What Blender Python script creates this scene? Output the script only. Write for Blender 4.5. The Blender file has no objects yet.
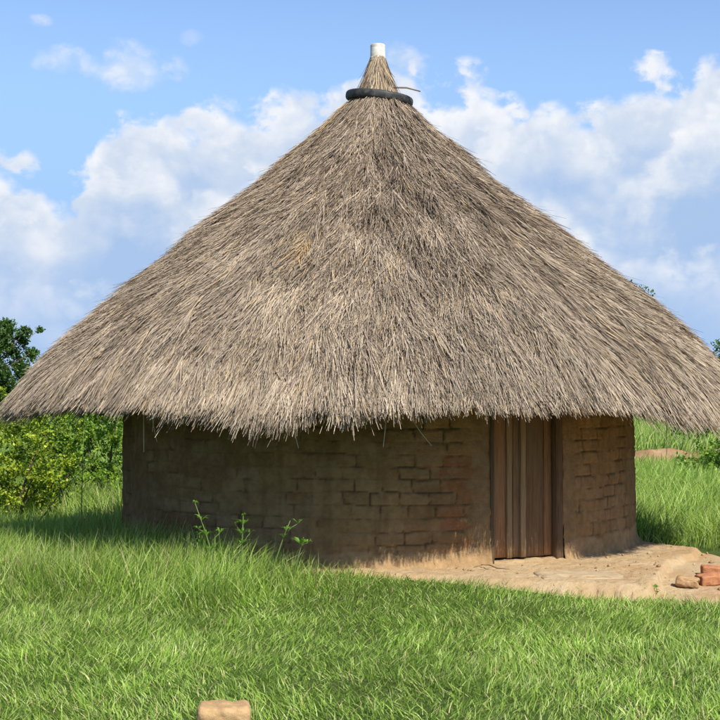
import bpy, bmesh, math
import numpy as np
from mathutils import Vector, Matrix
R = math.radians
sc = bpy.context.scene
col = sc.collection

# ------------------------------------------------------------------ camera
cam = bpy.data.cameras.new('camera'); co = bpy.data.objects.new('camera', cam); col.objects.link(co)
cam.sensor_width = 36; cam.lens = 36 * 1322 / 720; cam.clip_end = 3000; cam.clip_start = 0.1
co.location = (0, 0, 1.38); co.rotation_euler = (R(90 + 1.733), 0, 0)
sc.camera = co

# ------------------------------------------------------------------ sun and sky
SUN_AZ, SUN_EL = R(31), R(46)         # azimuth measured from straight behind the camera towards its right
to_sun = Vector((math.sin(SUN_AZ) * math.cos(SUN_EL), -math.cos(SUN_AZ) * math.cos(SUN_EL), math.sin(SUN_EL)))
sl = bpy.data.lights.new('sun', 'SUN'); sl.energy = 4.2; sl.angle = R(0.5); sl.color = (1, 0.94, 0.84)
so = bpy.data.objects.new('sun', sl); col.objects.link(so)
so.location = (0, 0, 30); so.rotation_euler = to_sun.to_track_quat('Z', 'Y').to_euler()
sc.view_settings.view_transform = 'Standard'; sc.view_settings.look = 'None'
sc.view_settings.exposure = 0.75; sc.view_settings.gamma = 1
sc.view_settings.use_curve_mapping = False

W = bpy.data.worlds.new('World'); sc.world = W; W.use_nodes = True
nt = W.node_tree; nt.nodes.clear()
W.cycles.sampling_method = 'MANUAL'; W.cycles.sample_map_resolution = 512
class NG:
    """small helper around a node tree"""
    def __init__(s, nt): s.nt = nt
    def n(s, t, **kw):
        x = s.nt.nodes.new(t)
        for k, v in kw.items(): setattr(x, k, v)
        return x
    def put(s, v, sock):
        if isinstance(v, bpy.types.NodeSocket): s.nt.links.new(v, sock)
        elif v is not None: sock.default_value = v
    def m(s, op, a, b=None, c=None, clamp=False):
        x = s.n('ShaderNodeMath', operation=op, use_clamp=clamp)
        for i, v in enumerate((a, b, c)): s.put(v, x.inputs[i])
        return x.outputs[0]
    def vm(s, op, a, b=None):
        x = s.n('ShaderNodeVectorMath', operation=op)
        s.put(a, x.inputs[0]); s.put(b, x.inputs[1])
        return x.outputs[0]
    def mr(s, v, a, b, c=0.0, d=1.0, smooth=True):
        x = s.n('ShaderNodeMapRange', interpolation_type='SMOOTHSTEP' if smooth else 'LINEAR')
        for i, q in enumerate((v, a, b, c, d)): s.put(q, x.inputs[i])
        return x.outputs[0]
    def noise(s, vec, scale, detail=6, rough=.55, dist=0.0, dim='3D'):
        x = s.n('ShaderNodeTexNoise', noise_dimensions=dim); s.put(vec, x.inputs['Vector'])
        x.inputs['Scale'].default_value = scale; x.inputs['Detail'].default_value = detail
        x.inputs['Roughness'].default_value = rough; x.inputs['Distortion'].default_value = dist
        return x.outputs['Fac']
    def ramp(s, v, stops, interp='LINEAR'):
        x = s.n('ShaderNodeValToRGB'); s.put(v, x.inputs[0]); e = x.color_ramp.elements
        x.color_ramp.interpolation = interp
        while len(e) < len(stops): e.new(0.5)
        for i, (p, c) in enumerate(stops):
            e[i].position = p; e[i].color = (*c, 1) if len(c) == 3 else c
        return x.outputs[0]
    def mix(s, f, a, b, mode='MIX'):
        x = s.n('ShaderNodeMix', data_type='RGBA', blend_type=mode)
        s.put(f, x.inputs[0])
        s.put((*a, 1) if isinstance(a, tuple) and len(a) == 3 else a, x.inputs[6])
        s.put((*b, 1) if isinstance(b, tuple) and len(b) == 3 else b, x.inputs[7])
        return x.outputs[2]
g = NG(nt)
sky = g.n('ShaderNodeTexSky', sky_type='NISHITA', sun_disc=False)
sky.sun_elevation = SUN_EL
sky.sun_rotation = math.pi - SUN_AZ
sky.air_density = 1.0; sky.dust_density = 0.35; sky.ozone_density = 1.4; sky.altitude = 900
skyc = g.mix(1.0, sky.outputs[0], (0.92, 0.96, 1.04), 'MULTIPLY')
bg_sky = g.n('ShaderNodeBackground'); g.put(skyc, bg_sky.inputs[0]); bg_sky.inputs[1].default_value = 0.112
tc = g.n('ShaderNodeTexCoord'); sx = g.n('ShaderNodeSeparateXYZ')
g.put(tc.outputs['Generated'], sx.inputs[0])
dx, dy, dz = sx.outputs
az = g.m('ARCTAN2', dx, dy); el = g.m('ARCSINE', dz)
g.put(g.mix(g.mr(el, .32, .12, 0, .9), skyc, (1.88, 3.05, 4.85)), bg_sky.inputs[0])     # paler air low down
cv = g.n('ShaderNodeCombineXYZ'); g.put(az, cv.inputs[0]); g.put(g.m('MULTIPLY', el, 1.25), cv.inputs[1]); cv.inputs[2].default_value = 0.37
cvec = cv.outputs[0]
def cloud_top(pts):
    """skyline of one bank of cumulus: (azimuth, elevation) in radians as a float curve"""
    x = g.n('ShaderNodeFloatCurve'); c = x.mapping.curves[0]
    arr = [((a + 0.5), e / 0.4) for a, e in pts]
    c.points[0].location = arr[0]; c.points[1].location = arr[-1]
    for p in arr[1:-1]: c.points.new(*p)
    x.mapping.update()
    g.put(g.m('ADD', az, 0.5, clamp=True), x.inputs[1])
    return g.m('MULTIPLY', x.outputs[0], 0.4)
def tab(l):                            # table in degrees-like units taken off the photograph's frame
    return [(math.atan((x - 360) / 1322), math.atan((400 - y) / 1322 * math.cos(math.atan((x - 360) / 1322)))) for x, y in l]
n_big = g.noise(cvec, 9.0, 3, .5, dim='2D'); n_mid = g.noise(cvec, 24.0, 5, .55, .2, dim='2D'); n_fine = g.noise(cvec, 80.0, 4, .6, .1, dim='2D')
def billow(scale, smooth, warp):
    v = g.n('ShaderNodeTexVoronoi', feature='SMOOTH_F1', voronoi_dimensions='2D'); v.inputs['Scale'].default_value = scale; v.inputs['Smoothness'].default_value = smooth
    wv = g.n('ShaderNodeCombineXYZ'); g.put(g.m('ADD', az, g.m('MULTIPLY', n_mid, warp)), wv.inputs[0])
    g.put(g.m('ADD', g.m('MULTIPLY', el, 1.15), g.m('MULTIPLY', n_fine, warp * .4)), wv.inputs[1]); g.put(wv.outputs[0], v.inputs['Vector'])
    return g.m('SUBTRACT', .5, v.outputs['Distance'])
puff = billow(30, .25, .05); puff2 = billow(85, .3, .03)
cx_ = lambda v, k: g.m('MULTIPLY', g.m('SUBTRACT', v, .5), k)
rough = g.m('ADD', g.m('ADD', cx_(n_mid, .06), cx_(n_fine, .018)), g.m('ADD', g.m('MULTIPLY', puff, .026), g.m('MULTIPLY', puff2, .008)))
banks = [
 # skyline of each bank, softness of its edge
 (tab([(-260, 120), (-120, 60), (-40, 130), (0, 158), (30, 166), (58, 192), (88, 150), (118, 118), (160, 103), (215, 104), (280, 92), (330, 80), (385, 56), (410, 52), (428, 84),
       (455, 84), (482, 72), (512, 96), (560, 102), (602, 110), (632, 78), (662, 60), (692, 68), (722, 56), (800, 90), (900, 70), (980, 110)]), .019),
 (tab([(-260, 160), (-100, 190), (0, 190), (40, 215), (70, 172), (120, 142), (150, 150), (200, 190), (250, 175), (330, 140), (400, 150), (470, 140), (520, 116), (580, 130), (640, 165),
       (690, 112), (740, 100), (900, 150), (980, 160)]), .022),
 (tab([(-260, 230), (-100, 250), (0, 268), (30, 262), (60, 300), (110, 290), (170, 240), (230, 225), (330, 210), (440, 180), (490, 150), (530, 180), (570, 205), (620, 240), (720, 250),
       (900, 200), (980, 240)]), .028),
]
cur = None; alpha = None
for i, (t, soft) in enumerate(banks):
    d = g.m('ADD', g.m('SUBTRACT', cloud_top(t), el), rough)
    a = g.mr(d, 0.0, soft)
    depth = g.m('ADD', d, g.m('ADD', cx_(n_big, .07), cx_(n_mid, .05)))
    depth = g.m('SUBTRACT', depth, g.m('ADD', g.m('MULTIPLY', puff, .045), g.m('MULTIPLY', puff2, .018)))
    c = g.ramp(g.mr(depth, -.03, .11, smooth=False), [(0, (.78, .84, .93)), (.10, (.95, .96, .98)), (.22, (.86, .89, .95)), (.42, (.66, .745, .88)), (.72, (.50, .63, .85)), (1, (.40, .56, .83))])
    if i: a = g.m('MULTIPLY', a, g.mr(depth, .09, .02, .05, .95))
    cur = c if cur is None else g.mix(a, cur, c)
    if alpha is None: alpha = g.m('MULTIPLY', a, g.mr(d, 0, .03, .85, .98))
# lone puffs above the banks
for (px, py, rx, ry, st) in ((66, 58, 36, 15, .8), (140, 64, 44, 28, .85), (35, 18, 15, 8, .7), (188, 34, 16, 9, .3), (402, 64, 26, 26, .8), (100, 168, 18, 12, .5), (-140, 20, 60, 30, .9), (860, 30, 60, 30, .8)):
    a0, e0 = tab([(px, py)])[0]
    q = g.m('ADD', g.m('POWER', g.m('DIVIDE', g.m('SUBTRACT', az, a0), rx / 1322), 2.0), g.m('POWER', g.m('DIVIDE', g.m('SUBTRACT', el, e0), ry / 1322), 2.0))
    v = g.m('ADD', g.m('SUBTRACT', .75, q), g.m('MULTIPLY', rough, 40.0))
    a = g.m('MULTIPLY', g.mr(v, -.2, 1.5), st)
    cc = g.mix(g.mr(g.m('ADD', n_fine, puff2), .3, .8), (.62, .74, .92), (.86, .90, .97))
    cur = g.mix(g.m('MULTIPLY', a, g.m('SUBTRACT', 1.0, alpha)), cur, cc)
    alpha = g.m('MAXIMUM', alpha, a)
# air: banks dissolve into blue towards the horizon
cur = g.mix(g.mr(el, .135, .03, 0, .85), cur, (0.40, 0.57, 0.86))
bg_cl = g.n('ShaderNodeBackground'); g.put(cur, bg_cl.inputs[0]); bg_cl.inputs[1].default_value = 0.60
ms = g.n('ShaderNodeMixShader'); g.put(alpha, ms.inputs[0]); g.put(bg_sky.outputs[0], ms.inputs[1]); g.put(bg_cl.outputs[0], ms.inputs[2])
wo = g.n('ShaderNodeOutputWorld'); g.put(ms.outputs[0], wo.inputs[0])

# ------------------------------------------------------------------ helpers
rng = np.random.default_rng(7)
def _h(i, j, s):
    n = (i.astype(np.int64) * 374761393 + j.astype(np.int64) * 668265263 + s * 1442695041) & 0xffffffff
    n = ((n ^ (n >> 13)) * 1274126177) & 0xffffffff
    n = ((n ^ (n >> 16)) * 2246822519) & 0xffffffff
    return ((n ^ (n >> 15)) & 0xffff) / 65535.0
def vn(x, y, s=0):
    x = np.asarray(x, float); y = np.asarray(y, float)
    i = np.floor(x).astype(np.int64); j = np.floor(y).astype(np.int64); fx = x - i; fy = y - j
    fx = fx * fx * (3 - 2 * fx); fy = fy * fy * (3 - 2 * fy)
    return (_h(i, j, s) * (1 - fx) + _h(i + 1, j, s) * fx) * (1 - fy) + (_h(i, j + 1, s) * (1 - fx) + _h(i + 1, j + 1, s) * fx) * fy
def fbm(x, y, s=0, o=4):
    r = 0; a = .5; t = 0
    for k in range(o):
        r = r + a * vn(x * 2 ** k, y * 2 ** k, s + 17 * k); t += a; a *= .5
    return r / t
def sstep(x, a, b):
    t = np.clip((x - a) / (b - a), 0, 1); return t * t * (3 - 2 * t)
def link(name, me, parent=None, mat=None):
    o = bpy.data.objects.new(name, me); col.objects.link(o)
    if parent is not None: o.parent = parent
    if mat is not None: me.materials.append(mat)
    return o
def arr_mesh(name, V, F, mat, C=None, parent=None, smooth=False):
    """V (n,3), F (m,4) quads (or list of index tuples) -> one mesh object, C point colours (n,3)"""
    me = bpy.data.meshes.new(name)
    V = np.ascontiguousarray(V, np.float32)
    F = np.asarray(F, np.int32); k = F.shape[1]
    me.vertices.add(len(V)); me.vertices.foreach_set('co', V.ravel())
    me.loops.add(F.size); me.loops.foreach_set('vertex_index', F.ravel())
    me.polygons.add(len(F)); me.polygons.foreach_set('loop_start', np.arange(0, F.size, k, dtype=np.int32))
    if smooth: me.polygons.foreach_set('use_smooth', np.ones(len(F), bool))
    me.update(calc_edges=True)
    if C is not None:
        a = me.attributes.new('tint', 'FLOAT_COLOR', 'POINT')
        a.data.foreach_set('color', np.concatenate([C, np.ones((len(C), 1))], 1).astype(np.float32).ravel())
    return link(name, me, parent, mat)
def grid_faces(nu, nv, wrap=False):
    i = np.arange(nu if wrap else nu - 1)[:, None]; j = np.arange(nv - 1)[None, :]
    i2 = (i + 1) % nu
    a = i * nv + j; b = i2 * nv + j
    return np.stack([a, b, b + 1, a + 1], -1).reshape(-1, 4)
def unit(a): return a / np.maximum(np.linalg.norm(a, axis=-1, keepdims=True), 1e-9)
def ribbons(P, D, S, L, Wd, B, seg=3, taper=1.0, tip=0.06):
    """blades: base P, direction D, side S, length L, width Wd, bend B (world offset at the tip)"""
    n = len(P); t = np.linspace(0, 1, seg + 1)[None, :, None]
    c = P[:, None] + D[:, None] * L[:, None, None] * t + B[:, None] * t ** 2
    w = Wd[:, None, None] * .5 * np.maximum(1 - t ** (1.6) * taper, tip)
    V = np.stack([c - S[:, None] * w, c + S[:, None] * w], 2).reshape(n, -1, 3)
    m = (seg + 1) * 2
    k = np.arange(seg) * 2
    q = np.stack([k, k + 1, k + 3, k + 2], 1)
    F = (np.arange(n)[:, None, None] * m + q[None]).reshape(-1, 4)
    return V.reshape(-1, 3), F, m
def pick(n, cols, w):
    cols = np.array(cols); i = rng.choice(len(cols), n, p=np.array(w) / sum(w)); return cols[i]
def merge(parts):
    Vs, Fs, Cs = [], [], []; o = 0
    for V, F, C in parts:
        Vs.append(V); Fs.append(F + o); Cs.append(C); o += len(V)
    return np.concatenate(Vs), np.concatenate(Fs), np.concatenate(Cs)
def tag(o, label=None, cat=None, group=None, kind=None):
    if label: o['label'] = label
    if cat: o['category'] = cat
    if group: o['group'] = group
    if kind: o['kind'] = kind
    return o
def empty(name, loc=(0, 0, 0), rz=0):
    o = bpy.data.objects.new(name, None); col.objects.link(o); o.location = loc; o.rotation_euler = (0, 0, rz)
    o.empty_display_size = .2
    return o
def bm_obj(name, bm, mat, parent=None, smooth=False):
    me = bpy.data.meshes.new(name); bm.normal_update(); bm.to_mesh(me); bm.free()
    if smooth:
        for p in me.polygons: p.use_smooth = True
    return link(name, me, parent, mat)
def tube_arrays(pts, rad, k=8):
    pts = np.array(pts, float); rad = np.broadcast_to(np.array(rad, float), (len(pts),))
    d = unit(np.gradient(pts, axis=0)); ref = np.where(np.abs(d[:, 2:3]) > .9, np.array([[1., 0, 0]]), np.array([[0, 0, 1.]]))
    s = unit(np.cross(d, ref)); u = np.cross(s, d)
    a = np.linspace(0, 2 * np.pi, k, endpoint=False)
    V = pts[:, None] + rad[:, None, None] * (np.cos(a)[None, :, None] * s[:, None] + np.sin(a)[None, :, None] * u[:, None])
    V = V.reshape(-1, 3); n = len(pts)
    i = np.arange(n - 1)[:, None]; j = np.arange(k)[None]
    F = np.stack([i * k + j, i * k + (j + 1) % k, (i + 1) * k + (j + 1) % k, (i + 1) * k + j], -1).reshape(-1, 4)
    # end caps as a quad fan to the centre line
    V = np.concatenate([V, pts[:1], pts[-1:]]); c0, c1 = n * k, n * k + 1
    jj = np.arange(0, k, 2)
    F = np.concatenate([F, np.stack([np.full_like(jj, c0), (jj + 2) % k, jj + 1, jj], 1), np.stack([np.full_like(jj, c1), (n - 1) * k + jj, (n - 1) * k + jj + 1, (n - 1) * k + (jj + 2) % k], 1)])
    return V, F

# ------------------------------------------------------------------ materials
def mat(name, rough=.9, spec=.2):
    m = bpy.data.materials.new(name); m.use_nodes = True; t = m.node_tree
    b = t.nodes['Principled BSDF']; b.inputs['Roughness'].default_value = rough
    b.inputs['Specular IOR Level'].default_value = spec
    return m, NG(t), b
def bump(g, b, h, dist, strength=1.0):
    x = g.n('ShaderNodeBump'); x.inputs['Distance'].default_value = dist; x.inputs['Strength'].default_value = strength
    g.put(h, x.inputs['Height']); g.put(x.outputs[0], b.inputs['Normal'])
def tint(g): return g.n('ShaderNodeAttribute', attribute_name='tint').outputs['Color']
def objco(g): return g.n('ShaderNodeTexCoord').outputs['Object']
def leaf_mat(name, trans=.35, rough=.55, spec=.25):
    m, g, b = mat(name, rough, spec)
    c = tint(g); g.put(c, b.inputs['Base Color'])
    tr = g.n('ShaderNodeBsdfTranslucent'); g.put(g.mix(1.0, c, (1.0, 1.15, .55), 'MULTIPLY'), tr.inputs[0])
    mx = g.n('ShaderNodeMixShader'); mx.inputs[0].default_value = trans
    g.put(b.outputs[0], mx.inputs[1]); g.put(tr.outputs[0], mx.inputs[2])
    out = [n for n in m.node_tree.nodes if n.type == 'OUTPUT_MATERIAL'][0]
    g.put(mx.outputs[0], out.inputs[0])
    return m
M = {}
M['grass'] = leaf_mat('grass_blades', .35, .5, .3)
M['leaf'] = leaf_mat('leaves', .38, .5, .3)
m, g, b = mat('thatch_straw', .75, .15); g.put(tint(g), b.inputs['Base Color']); M['straw'] = m
m, g, b = mat('thatch_core', .95, .05)
n = g.noise(objco(g), 30, 4); g.put(g.ramp(n, [(.3, (.09, .068, .047)), (.7, (.22, .17, .12))]), b.inputs['Base Color']); M['core'] = m
m, g, b = mat('mud_wall', .95, .1)
o = objco(g); n1 = g.noise(o, 14, 8, .65); n2 = g.noise(o, 90, 5, .6)
c = g.mix(g.mr(n1, .3, .7), tint(g), g.mix(1.0, tint(g), (.72, .70, .66), 'MULTIPLY'))
c = g.mix(g.mr(n2, .55, .75, 0, .35), c, (.33, .25, .16)); g.put(c, b.inputs['Base Color'])
bump(g, b, g.m('ADD', g.noise(o, 45, 6, .7), g.m('MULTIPLY', g.noise(o, 160, 3), .4)), .012, .9); M['wall'] = m
m, g, b = mat('bare_soil', .95, .1)
o = objco(g); n1 = g.noise(o, 2.2, 6, .6); n2 = g.noise(o, 26, 8, .65); n3 = g.noise(o, 120, 4, .6)
c = g.mix(g.mr(n1, .3, .7), tint(g), g.mix(1.0, tint(g), (.88, .78, .66), 'MULTIPLY'))
c = g.mix(g.mr(n2, .5, .75, 0, .4), c, (.26, .17, .09)); c = g.mix(g.mr(n3, .6, .75, 0, .5), c, (.5, .40, .26))
g.put(c, b.inputs['Base Color']); bump(g, b, g.m('ADD', n2, g.m('MULTIPLY', n3, .35)), .03, .7); M['soil'] = m
m, g, b = mat('lawn_soil', .95, .1)
o = objco(g); n1 = g.noise(o, 1.1, 6, .6); n2 = g.noise(o, 30, 8, .65)
c = g.ramp(n2, [(.3, (.06, .09, .02)), (.6, (.10, .15, .035)), (.8, (.15, .16, .06))])
c = g.mix(g.mr(n1, .45, .65, 0, .4), c, (.06, .075, .02)); g.put(c, b.inputs['Base Color']); bump(g, b, n2, .05); M['lawn'] = m
def wood(name, dark, light, grey, sc_=1.0):
    m, g, b = mat(name, .75, .2)
    mp = g.n('ShaderNodeMapping'); mp.inputs['Scale'].default_value = (38 * sc_, 38 * sc_, 1.6); g.put(objco(g), mp.inputs[0])
    mp2 = g.n('ShaderNodeMapping'); mp2.inputs['Scale'].default_value = (5, 5, 1.3); g.put(objco(g), mp2.inputs[0])
    n = g.noise(mp.outputs[0], 2.5, 8, .65, .6); n2 = g.noise(mp2.outputs[0], 1.6, 5, .6)
    c = g.mix(g.mr(n, .32, .68), dark, light); c = g.mix(g.mr(n2, .42, .68, 0, .75), c, grey)
    t = g.n('ShaderNodeAttribute', attribute_name='tint').outputs['Color']
    c = g.mix(1.0, c, t, 'MULTIPLY')
    g.put(c, b.inputs['Base Color']); bump(g, b, n, .004, .8); return m
M['door'] = wood('door_planks', (.16, .092, .044), (.31, .19, .096), (.25, .17, .10))
M['batten'] = wood('door_batten', (.22, .145, .075), (.36, .25, .14), (.30, .21, .12))
M['post'] = wood('door_post', (.07, .042, .022), (.16, .10, .052), (.12, .085, .05))
def brickmat(name, a, bb, dust):
    m, g, b = mat(name, .92, .12); o = objco(g); n1 = g.noise(o, 16, 6, .6); n2 = g.noise(o, 70, 6, .7)
    c = g.mix(g.mr(n1, .3, .7), a, bb); c = g.mix(g.mr(n2, .52, .72, 0, .55), c, dust)
    g.put(c, b.inputs['Base Color']); bump(g, b, g.m('ADD', n2, n1), .006, .9); return m
M['brick_tan'] = brickmat('tan_mud_brick', (.34, .21, .10), (.47, .31, .155), (.54, .39, .22))
M['brick_mud'] = brickmat('brown_mud_brick', (.30, .18, .09), (.42, .27, .14), (.48, .35, .20))
M['brick_red'] = brickmat('fired_red_brick', (.33, .135, .062), (.44, .20, .095), (.48, .31, .17))
M['slab'] = brickmat('grey_slab', (.36, .27, .165), (.45, .345, .21), (.48, .35, .20))
m, g, b = mat('tyre_rubber', .6, .35); n = g.noise(objco(g), 25, 5)
g.put(g.ramp(n, [(.38, (.018, .018, .02)), (.58, (.045, .043, .041)), (.75, (.11, .095, .08))]), b.inputs['Base Color']); M['rubber'] = m
m, g, b = mat('white_plastic', .5, .4); n = g.noise(objco(g), 18, 6, .6)
g.put(g.ramp(n, [(.3, (.40, .36, .28)), (.5, (.60, .57, .49)), (.65, (.70, .67, .60))]), b.inputs['Base Color']); M['cap'] = m
m, g, b = mat('green_cord', .8, .2); b.inputs['Base Color'].default_value = (.16, .20, .09, 1); M['cord'] = m
m, g, b = mat('bark', .95, .1); n = g.noise(objco(g), 12, 8, .7)
g.put(g.ramp(n, [(.3, (.06, .045, .03)), (.7, (.20, .15, .10))]), b.inputs['Base Color']); bump(g, b, n, .05); M['bark'] = m
m, g, b = mat('dry_stick', .85, .15); n = g.noise(objco(g), 20, 4)
g.put(g.ramp(n, [(.3, (.09, .068, .05)), (.7, (.2, .15, .10))]), b.inputs['Base Color']); M['stick'] = m

# ------------------------------------------------------------------ terrain
HX, HY, RW = 0.18, 13.25, 2.5
def ground_z(x, y):
    d = np.hypot(x - HX, y - HY)
    z = -.10 + .09 * sstep(-d, -4.6, -2.7)                       # the hut stands on a low swell
    z = z + .04 * (fbm(x * .35, y * .35, 3) - .5) + .03 * (fbm(x * 1.7, y * 1.7, 5) - .5)
    # the land climbs behind: a low cut bank on the right, a gentle rise elsewhere
    z = z + .35 * sstep(y, 26.5, 29.0) * sstep(x, 1.5, 4.0) + .55 * sstep(y, 30, 60) + 1.2 * sstep(y, 80, 260)
    return z
# terrace of bare, trodden earth round the door
FRONT = np.array([(-.9, 10.72), (-.2, 10.55), (.24, 10.36), (.9, 10.03), (1.45, 9.80), (2.0, 9.66), (2.6, 9.58), (3.4, 9.5), (4.5, 9.5), (6, 9.7)])
BACK = np.array([(-.9, 11.2), (1.0, 12.3), (2.3, 12.95), (2.75, 12.85), (3.1, 12.3), (3.3, 11.85), (3.9, 11.5), (5, 11.3), (6, 11.2)])
def terrace_in(x, y):
    """distance-like value, positive on the bare earth"""
    f = np.interp(x, FRONT[:, 0], FRONT[:, 1]) + .16 * (fbm(x * 2.5, y * 0 + 3, 21) - .5)
    bk = np.interp(x, BACK[:, 0], BACK[:, 1]) + .15 * (fbm(x * 3, y * 0 + 9, 22) - .5)
    return np.minimum(np.minimum(y - f, bk - y), (x + 1.0) * .8)
def terrace_z(x, y):
    s = terrace_in(x, y) + .10 * (fbm(x * 3.1, y * 3.1, 23) - .5)
    d = np.hypot(x - HX, y - HY)
    # upper shelf round the wall ends in a crumbling scarp, lower apron in front of it
    edge = 2.5 + np.interp(x, [-1, .2, .9, 1.5, 2.1, 2.6, 3.2], [1.7, 1.7, 1.7, 1.7, 1.5, .74, .64]) + .34 * (fbm(x * 2.3 + 5, y * 2.3, 24, 5) - .5)
    shelf = sstep(edge - d, -.05, .06)
    z = -.115 + .04 * sstep(s, 0, .12) + .10 * shelf + .05 * sstep(s, .3, 1.0) * (1 - shelf) * .6
    z = z + .02 * (fbm(x * 6, y * 6, 25) - .5) + .022 * (fbm(x * 15, y * 15, 26) - .5) + .010 * (fbm(x * 45, y * 45, 27) - .5)
    z = z + .05 * sstep(2.62 - d, 0, .2) * .5
    return np.where(s < 0, np.minimum(z, ground_z(x, y) - .01 + s * .5), np.maximum(z, ground_z(x, y) + .006 * np.minimum(s * 20, 1)))
def axis(a, b, n, far0, far1, nf):
    u = np.linspace(a, b, n); lo = a - (np.linspace(0, 1, nf + 1)[1:] ** 2.5) * (a - far0); hi = b + (np.linspace(0, 1, nf + 1)[1:] ** 2.5) * (far1 - b)
    return np.concatenate([lo[::-1], u, hi])
gx = axis(-8, 9, 190, -900, 900, 40); gy = axis(3, 32, 260, -300, 1800, 45)
X, Y = np.meshgrid(gx, gy, indexing='ij'); Z = ground_z(X, Y)
o = arr_mesh('ground', np.stack([X, Y, Z], -1).reshape(-1, 3), grid_faces(len(gx), len(gy)), M['lawn'], smooth=True)
tag(o, 'green lawn ground sloping gently away behind the hut', 'ground', kind='structure')
tx = np.linspace(-1.2, 6, 420); ty = np.linspace(9.0, 13.4, 290)
X, Y = np.meshgrid(tx, ty, indexing='ij'); Z = terrace_z(X, Y)
red = sstep(X, 2.2, 3.2) * sstep(-Y, -10.6, -9.9)
dirt = sstep(fbm(X * 3, Y * 3, 31), .45, .7) * .35
C = np.array([.48, .365, .22]) * (1 - red[..., None]) + np.array([.43, .255, .14]) * red[..., None]
C = C * (1 - dirt[..., None]) + np.array([.36, .24, .13]) * dirt[..., None]
o = arr_mesh('earth_terrace', np.stack([X, Y, Z], -1).reshape(-1, 3), grid_faces(len(tx), len(ty)), M['soil'], C.reshape(-1, 3), smooth=True)
tag(o, 'bare trodden tan earth around the hut door with a crumbling edge', 'bare earth', kind='structure')
# clods and pebbles lying on it
n = 260; px_ = -.6 + 4.6 * rng.random(n); py_ = 9.4 + 2.9 * rng.random(n)
k = (terrace_in(px_, py_) > .02) & (np.hypot(px_ - HX, py_ - HY) > 2.62); px_, py_ = px_[k], py_[k]; n = len(px_)
A_ = np.array([(0, 0, 1), (1, 0, 0), (0, 1, 0), (-1, 0, 0), (0, -1, 0), (0, 0, -1.)]); FT = np.array([(0, 1, 2), (0, 2, 3), (0, 3, 4), (0, 4, 1), (5, 2, 1), (5, 3, 2), (5, 4, 3), (5, 1, 4)])
sz = .006 + .020 * rng.random(n) ** 3
V = np.stack([px_, py_, terrace_z(px_, py_) + sz * .3], 1)[:, None] + A_[None] * sz[:, None, None] * (.6 + .7 * rng.random((n, 6, 3)))
F = (np.arange(n)[:, None, None] * 6 + FT[None]).reshape(-1, 3)
o = arr_mesh('pebbles', V.reshape(-1, 3), F, M['soil'], np.repeat(pick(n, [(.42, .30, .17), (.33, .22, .12), (.50, .40, .26), (.36, .18, .10)], [4, 3, 2, 1]), 6, 0))
tag(o, 'loose clods and pebbles scattered on the bare earth', 'pebbles', kind='stuff')
# cut soil bank across the field on the right
bx = np.linspace(2.5, 22, 500); bt = np.linspace(0, 1, 26)
X, T = np.meshgrid(bx, bt, indexing='ij')
wob = .8 * (fbm(X * .5, T * 0, 41) - .5)
Yb = 26.6 + T * 2.3 + wob + .2 * (fbm(X * 2.5, T * 4, 42) - .5)
Zb = ground_z(X, Yb) + .0 + (.04 + .20 * fbm(X * 1.4, T * 0 + 2, 44)) * np.sin(np.pi * T) ** .6 + .16 * (fbm(X * 4, T * 5, 43) - .5)
Zb = np.where((T < .04) | (T > .96), Zb - .15, Zb)
C = np.array([.36, .23, .13]) * (.55 + .8 * fbm(X * 6, T * 9, 46))[..., None] + (fbm(X * 2, T * 6, 45) - .5)[..., None] * np.array([.16, .12, .08])
o = arr_mesh('soil_bank', np.stack([X, Yb, Zb], -1).reshape(-1, 3), grid_faces(len(bx), len(bt)), M['soil'], C.reshape(-1, 3), smooth=True)
tag(o, 'low cut bank of reddish bare soil across the field behind the hut', 'bank', kind='structure')

# ------------------------------------------------------------------ the hut
hut = tag(empty('thatched_hut', (HX, HY, 0)), 'round mud brick hut with a big conical grass thatch roof', 'hut')
DC, DH = R(29.4), R(8.6)                       # door centre angle and half width
# ---- wall: mud bricks half lost under worn plaster, real relief
nu, nv = 1120, 176
ph = np.linspace(-np.pi, np.pi, nu, endpoint=False); zz = np.linspace(-.12, 2.05, nv)
PHI, ZZ = np.meshgrid(ph, zz, indexing='ij'); U = PHI * RW
uw = U + .06 * (fbm(U * 3, ZZ * 5, 51) - .5) + .03 * (fbm(U * 14, ZZ * 14, 66) - .5); zw = ZZ + .05 * (fbm(U * 1.9, ZZ * 3, 52) - .5) + .022 * (fbm(U * 13, ZZ * 13, 67) - .5)
ch = .104
row = np.floor(zw / ch); fz = zw / ch - row
bl = .235; uo = uw + (row % 2) * bl * .5 + (_h(row.astype(int), row.astype(int) * 0, 53) - .5) * .12
bi = np.floor(uo / bl); fu = uo / bl - bi
hb = _h(bi.astype(int), row.astype(int), 54); hb2 = _h(bi.astype(int), row.astype(int), 55)
dj = np.minimum(np.minimum(fz, 1 - fz) * ch, np.minimum(fu, 1 - fu) * bl)
jw = .002 + .008 * fbm(U * 6, ZZ * 6, 56)
crk = sstep(fbm(U * 5 + 11, ZZ * 8, 65), .40, .56)
deg = np.degrees(PHI)
show = np.interp(deg, [-180, -60, -30, -5, 12, 60, 180], [.6, .7, .8, .95, 1.05, 1.05, .6])
expo = sstep(fbm(U * 2.2 + 3, ZZ * 3.4, 57, 5), .66 - .42 * show, .84 - .42 * show)
groove = (1 - sstep(dj, jw * .35, jw * 1.5)) * expo * (.25 + .75 * crk)
reveal = np.clip(1 - np.abs(deg - 29.4 - 10.4) / 2.2, 0, 1) + np.clip(1 - np.abs(deg - 29.4 + 10.6) / 2.4, 0, 1)
reveal = sstep(reveal, .05, .5)
groove = groove * (1 - reveal)
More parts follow.
